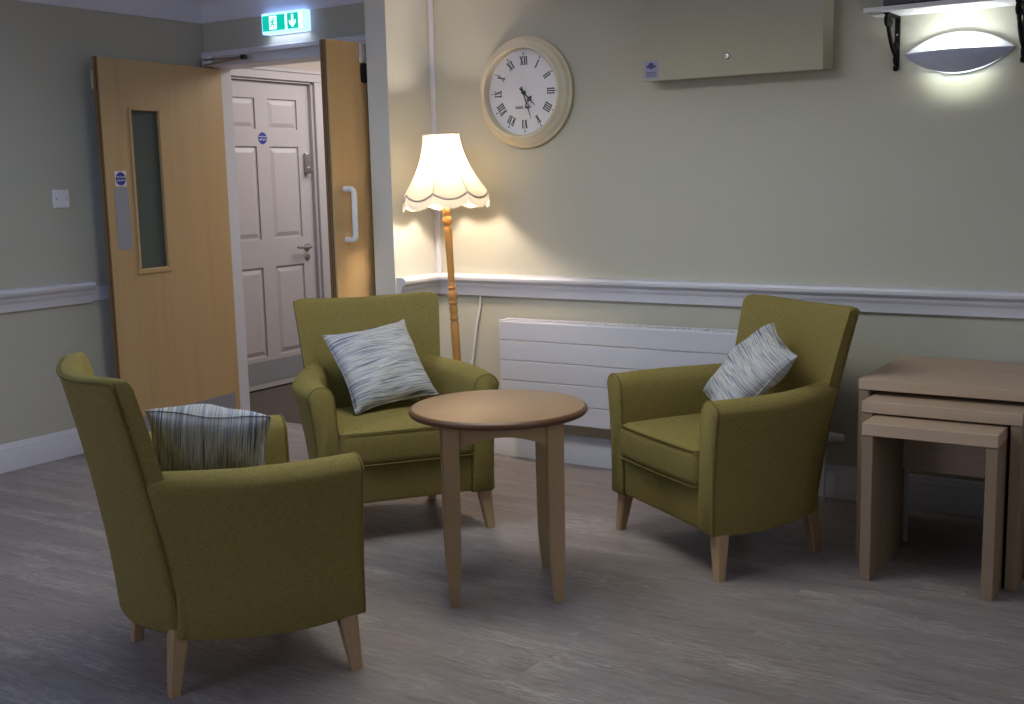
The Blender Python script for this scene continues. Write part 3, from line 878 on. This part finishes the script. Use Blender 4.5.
def leg_bm(top, bot, wt, wb, curve=0, n=8):
    bm = nb(); rings = []
    for k in range(n+1):
        t = k/n
        p = Vector(top).lerp(Vector(bot), t); p.y += curve*math.sin(PI*t)
        w = wt+(wb-wt)*t; ch = w*.15
        rings.append([(p.x-w/2+ch, p.y-w/2, p.z), (p.x+w/2-ch, p.y-w/2, p.z), (p.x+w/2, p.y-w/2+ch, p.z), (p.x+w/2, p.y+w/2-ch, p.z),
                      (p.x+w/2-ch, p.y+w/2, p.z), (p.x-w/2+ch, p.y+w/2, p.z), (p.x-w/2, p.y+w/2-ch, p.z), (p.x-w/2, p.y-w/2+ch, p.z)])
    ring_loft(bm, rings)
    return bm

def make_chair(label):
    # local +x = to the sitter's left ... front is +y
    t = thing('armchair', label, 'armchair', group='olive armchairs round the table')
    bm = nb()
    box(bm, -.268, .268, -.47, .030, .160, .312, .012, 3)
    obj('seat_base', bm, M_fab, t, 50)
    # seat cushion
    bm = nb()
    box(bm, -.268, .268, -.47, .054, .307, .444, .032, 5)
    bmesh.ops.subdivide_edges(bm, edges=[e for e in bm.edges if e.calc_length() > .2], cuts=6, use_grid_fill=True)
    for v in bm.verts:
        x, y, z = v.co
        u = max(0, 1-(x/.268)**2)*max(0, 1-((y+.21)/.265)**2)
        if z > .38: v.co.z += .018*u
        if y > .03: v.co.y += .010*max(0, 1-(x/.27)**2)
    sc_ = obj('seat_cushion', bm, M_fab, t, 50)
    for zz in (.438, .314):
        bm = nb(); tube(bm, [(-.262, -.2, zz), (-.264, .02, zz)] + [(-.255+.51*k/10, .053+.0095*(1-((-.255+.51*k/10)/.26)**2), zz) for k in range(11)] + [(.264, .02, zz), (.262, -.2, zz)], .0030, 6)
        obj('piping', bm, M_pipe, sc_, 60)
    bk_ = obj('backrest', backrest_bm(), M_fab, t, 55)
    bm = nb()
    side = []
    zz = [.19+.69*k/14 for k in range(15)]
    def rear(u, z):
        w = back_w(z)*.972; t_ = (z-.175)/.72; bow = .099-.026*t_
        return dip((u*w, back_yf(z)-(.060-.012*t_)-(bow*(1-u*u)**.85 if abs(u) < 1 else 0), z))
    pts = [rear(-1, z) for z in zz] + [rear(-1+2*k/16, .888) for k in range(17)] + [rear(1, z) for z in reversed(zz)]
    tube(bm, pts, .0045, 6)
    obj('piping', bm, M_pipe, bk_, 60)
    for s in (-1, 1):
        b_, rings = arm_bm(s)
        ao = obj('arm', b_, M_fab, t, 55)
        bm = nb(); tube(bm, [(p[0], p[1]-.0015, p[2]) for p in rings[1]], .0042, 6, closed=True)
        obj('piping', bm, M_pipe, ao, 60)
    for s in (-1, 1):
        obj('leg', leg_bm((s*.312, -.012, .175), (s*.334, .004, 0), .056, .032), M_beech_z, t)
        obj('leg', leg_bm((s*.226, -.458, .19), (s*.232, -.485, 0), .056, .032, 0), M_beech_z, t)
    return t

def copy_thing(root, label):
    r = root.copy(); C.objects.link(r); r['label'] = label
    for ch in list(root.children):
        c = ch.copy(); C.objects.link(c); c.parent = r
        for g in ch.children:
            d = g.copy(); C.objects.link(d); d.parent = c
    return r

POSE = {'A': (-2.400, 2.522, 1.094), 'B': (-2.725, 3.415, -.650), 'C': (-1.769, 3.723, -2.139)}
LAB = {'A': 'olive armchair nearest the camera, seen from behind its right side',
       'B': 'olive armchair in front of the floor lamp, facing the room',
       'C': 'olive armchair beside the nest of tables, in front of the radiator'}
first = make_chair(LAB['A'])
for k in 'ABC':
    c = first if k == 'A' else copy_thing(first, LAB[k])
    x, y, a = POSE[k]
    c.location = (x, y, 0)
    # local +y -> facing; local +x -> sitter's right, so lateral "left of facing" is -x
    c.rotation_euler = (0, 0, a-PI/2)

# ------------------------------------------------------------------ cushions
def cushion_bm(side, T, seed, edge=.085):
    rnd = random.Random(seed)
    n = 28; bm = nb()
    ph = [rnd.uniform(0, 6.28) for _ in range(6)]
    grid = {}
    for sgn in (1, -1):
        for i in range(n+1):
            for j in range(n+1):
                border = i in (0, n) or j in (0, n)
                if border and sgn == -1: grid[(sgn, i, j)] = grid[(1, i, j)]; continue
                u, v = -1+2*i/n, -1+2*j/n
                k = side/2
                x = u*k*(1-edge*(1-v*v)*abs(u)**2); y = v*k*(1-edge*(1-u*u)*abs(v)**2)
                h = T*((1-abs(u)**2.6)*(1-abs(v)**2.6))**.52
                wr = .006*(math.sin(5*u+3*v+ph[0])+math.sin(7*v-4*u+ph[1])*.7)*(1-abs(u*v))
                z = sgn*h + (wr if not border else .004*math.sin(6*u+5*v+ph[2]))
                grid[(sgn, i, j)] = bm.verts.new((x, y, z))
    for sgn in (1, -1):
        for i in range(n):
            for j in range(n):
                bm.faces.new((grid[(sgn, i, j)], grid[(sgn, i+1, j)], grid[(sgn, i+1, j+1)], grid[(sgn, i, j+1)]))
    seam = [(i, 0) for i in range(n)] + [(n, j) for j in range(n)] + [(i, n) for i in range(n, 0, -1)] + [(0, j) for j in range(n, 0, -1)]
    return bm, [tuple(grid[(1, i, j)].co) for i, j in seam]

def cushion(ch, c, u, v, side, T, seed, label):
    """local lateral coords: x = left of facing, y = facing"""
    X, Y, a = POSE[ch]
    f = Vector((math.cos(a), math.sin(a), 0)); r = Vector((-f.y, f.x, 0)); O = Vector((X, Y, 0))
    W = lambda q: r*q[0]+f*q[1]+Vector((0, 0, q[2]))
    uu = W(u).normalized(); vv = W(v); vv = (vv-uu*vv.dot(uu)).normalized(); nn = uu.cross(vv)
    t = thing('cushion', label, 'cushion', group='striped scatter cushions')
    M = Matrix((uu, vv, nn)).transposed().to_4x4(); M.translation = O+W(c)
    t.matrix_world = M
    b_, seam = cushion_bm(side, T, seed)
    obj('cover', b_, M_stripe, t, 80)
    bm = nb(); tube(bm, seam, .0018, 6, closed=True); obj('seam', bm, M_stripe, t, 60)
    return t
cushion('B', (-.006, -.335, .628), (.972, -.217, .091), (-.207, -.604, .77), .372, .068, 3, 'striped grey cushion on the armchair in front of the lamp')
cushion('C', (.055, -.310, .642), (.897, .392, -.205), (.409, -.559, .721), .37, .068, 5, 'striped grey cushion tilted on the armchair beside the nest of tables')
cushion('A', (.030, -.278, .612), (.66, .15, -.70), (-.3, .94, -.15), .345, .080, 9, 'striped grey cushion lying in the armchair nearest the camera')

# ------------------------------------------------------------------ round table
TC = (-2.106, 3.138)
tb = thing('round_table', 'round beech coffee table with dark rounded edge and four square legs', 'table', (TC[0], TC[1], 0), R(38.1))
bm = nb()
TZ = .015
lathe(bm, [(.0, .6105+TZ), (.284, .6105+TZ), (.286, .610+TZ)], 96, mat=0, cap=False)
lathe(bm, [(.286, .610+TZ), (.292, .607+TZ), (.2965, .601+TZ), (.2965, .594+TZ), (.293, .588+TZ), (.286, .585+TZ), (.27, .584+TZ), (0, .584+TZ)], 96, mat=1, cap=False)
bmesh.ops.remove_doubles(bm, verts=bm.verts, dist=1e-5)
obj('tabletop', bm, [M_table_top, M_table_edge], tb, 40)
HL = .167
for sx in (-1, 1):
    for sy in (-1, 1):
        bm = nb(); rings = []
        for z, w in ((.599, .052), (.30, .050), (.14, .047), (.07, .040), (0, .028)):
            cx_, cy_ = sx*(HL+(.052-w)*.1), sy*(HL+(.052-w)*.1)
            rings.append([(cx_-w/2, cy_-w/2, z), (cx_+w/2, cy_-w/2, z), (cx_+w/2, cy_+w/2, z), (cx_-w/2, cy_+w/2, z)])
        ring_loft(bm, rings); obj('leg', bm, M_beech_z, tb)
for k in range(4):
    bm = nb()
    L_ = HL-.026
    pts = [(-L_, .599), (-L_, .520)] + [(-L_+2*L_*j/14, .520+.036*math.sin(PI*j/14)**.8) for j in range(1, 14)] + [(L_, .520), (L_, .599)]
    Mr = Matrix.Rotation(PI/2*k, 4, 'Z')
    extrude_poly(bm, pts, lambda p: Mr @ Vector((p[0], HL+.016, p[1])), lambda p: Mr @ Vector((p[0], HL-.004, p[1])))
    obj('apron', bm, M_beech_z, tb)

# ------------------------------------------------------------------ nest of tables
def nest(label, x0, x1, y0, y1, h, tt, lt, apron, yap):
    t = thing('nest_table', label, 'side table', ((x0+x1)/2, (y0+y1)/2, 0), group='nest of three oak tables')
    hx, hy = (x1-x0)/2, (y1-y0)/2
    bm = nb(); box(bm, -hx, hx, -hy, hy, h-tt, h, .002, 1); obj('tabletop', bm, M_oak_x_lit, t)
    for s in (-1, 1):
        bm = nb(); a, b = sorted((s*hx, s*(hx-lt))); box(bm, a, b, -hy+.004, hy-.004, 0, h-tt, .002, 1); obj('side_panel', bm, M_oak_z_shaded, t)
    if apron:
        bm = nb(); box(bm, -hx+lt, hx-lt, yap-.018, yap, h-tt-apron, h-tt, .001, 1); obj('apron', bm, M_oak_x_lit, t)
nest('smallest oak table of the nest, nearest the camera', -1.086, -.662, 3.775, 4.20, .542, .042, .036, .20, .20)
nest('middle-sized oak table of the nest, between the other two', -1.126, -.614, 3.905, 4.40, .590, .040, .036, .08, .23)
nest('largest oak table of the nest, at the back by the wall', -1.172, -.560, 4.02, 4.60, .645, .038, .036, .08, .27)
bm = nb(); box(bm, -1.081, -1.053, 4.262, 4.280, 0, .36, .002)
tag(obj('white_batten', bm, M_white), 'short white upright batten standing underneath the nest of tables', 'batten')

# ------------------------------------------------------------------ unseen hung panels, added as fill lights
def panel(x, y, w, h, down, up, label, colr, zf):
    t = thing('added_fill_panel', label, 'fill light', (x, y, zf), group='added fill panels')
    bm = nb()
    for a in ((-w/2, -w/2+.02, -h/2, h/2), (w/2-.02, w/2, -h/2, h/2), (-w/2+.02, w/2-.02, -h/2, -h/2+.02), (-w/2+.02, w/2-.02, h/2-.02, h/2)):
        box(bm, a[0], a[1], a[2], a[3], -.04, 0)
    obj('frame', bm, M_white, t)
    bm = nb(); box(bm, -w/2+.02, w/2-.02, -h/2+.02, h/2-.02, -.03, -.004); obj('diffuser', bm, M_panel if down > 1 else M_white, t)
    for q in (-.5, .5):
        bm = nb(); tube(bm, [(q, 0, -.01), (q, 0, ZC-zf)], .004, 8); obj('suspension_rod', bm, M_chrome, t)
    for e, z, rx in ((down, -.045, 0), (up, .012, PI)):
        l = bpy.data.lights.new('fill_panel_lamp', 'AREA'); l.shape = 'RECTANGLE'; l.size = w-.04; l.size_y = h-.04; l.energy = e; l.color = colr
        o = bpy.data.objects.new('fill_panel_lamp', l); C.objects.link(o); o.parent = t; o.location = (0, 0, z); o.rotation_euler = (rx, 0, 0)
panel(-2.2, 3.0, 1.2, .6, 18, .01, 'added unseen fill panel above the seating, out of the picture', (.97, 1, .88), 2.175)
panel(-3.2, 1.55, 1.2, .6, .01, 36, 'added unseen fill uplight over the left of the room, out of the picture', (.32, .62, 1), 2.19)  # uplight added for a cool bounce off the ceiling

panel(.9, 2.5, 1.2, .6, 2.5, .01, 'added unseen fill panel over the right of the room, out of the picture', (.97, 1, .95), 2.16)  # weak panel added to brighten the nest tabletops

# ------------------------------------------------------------------ other lights
def light(name, typ, loc, energy, color, **kw):
    l = bpy.data.lights.new(name, typ); l.energy = energy; l.color = color
    for k, v in kw.items(): setattr(l, k, v)
    o = bpy.data.objects.new(name, l); C.objects.link(o); o.location = loc
    return o
bl = Lt @ Vector((0, 0, 1.42))
light('lamp_light', 'POINT', (LX+bl.x, LY+bl.y, bl.z), 57, (1, .85, .70), shadow_soft_size=.040)
o = light('wall_lamp_light', 'AREA', (-1.024, YB-.055, 1.803), .85, (.95, 1, .9), shape='RECTANGLE', size=.2, size_y=.03)
o.rotation_euler = (PI, 0, 0)
o = light('wall_lamp_downlight', 'AREA', (-1.024, YB-.055, 1.792), 2.0, (.93, 1, .85), shape='RECTANGLE', size=.2, size_y=.03)
o = light('exit_sign_downlight', 'AREA', (-4.458, YB-.030, 2.158), .22, (.72, .82, 1), shape='RECTANGLE', size=.28, size_y=.045)
light('corridor_lamp', 'AREA', (-4.55, 6.35, 2.38), 42, (1, .96, .90), shape='RECTANGLE', size=1.0, size_y=1.7)

# area lamps just inside the windows, standing in for daylight
o = light('window_fill', 'AREA', (-3.4, YN+.05, 1.53), 31, (.80, .80, 1), shape='RECTANGLE', size=1.7, size_y=1.05); o.rotation_euler = (-PI/2, 0, PI)
o = light('window_fill', 'AREA', (XR-.05, 1.2, 1.53), 11, (.95, 1, 1), shape='RECTANGLE', size=1.9, size_y=1.05); o.rotation_euler = (PI/2, 0, PI/2)  # fill added at the unseen right-wall window
w = bpy.data.worlds.new('World'); S.world = w; w.use_nodes = True
bg = w.node_tree.nodes['Background']
sky = w.node_tree.nodes.new('ShaderNodeTexSky'); sky.sky_type = 'NISHITA'; sky.sun_disc = False; sky.sun_elevation = R(12); sky.sun_rotation = R(0)
w.node_tree.links.new(sky.outputs[0], bg.inputs['Color']); bg.inputs['Strength'].default_value = .05

# ------------------------------------------------------------------ camera
cd = bpy.data.cameras.new('camera'); cam = bpy.data.objects.new('camera', cd); C.objects.link(cam)
def cam_axes(yaw, pitch, roll):
    cy, sy, cp, sp = math.cos(yaw), math.sin(yaw), math.cos(pitch), math.sin(pitch)
    fwd = Vector((sy*cp, cy*cp, sp)); right = Vector((cy, -sy, 0)); up = right.cross(fwd)
    c, s = math.cos(roll), math.sin(roll)
    return right*c+up*s, up*c-right*s, fwd
r_, u_, f_ = cam_axes(-.5778392, -.14913829, -.02315662)
mw = Matrix((r_, u_, -f_)).transposed().to_4x4(); mw.translation = (0, 0, 1.37)
cam.matrix_world = mw
cd.sensor_width = 36; cd.lens = 1159.6*36/1024; cd.clip_start = .05
S.camera = cam
S.view_settings.view_transform = 'Standard'; S.view_settings.look = 'None'
S.view_settings.gamma = 1; S.view_settings.use_curve_mapping = False
S.view_settings.exposure = 0
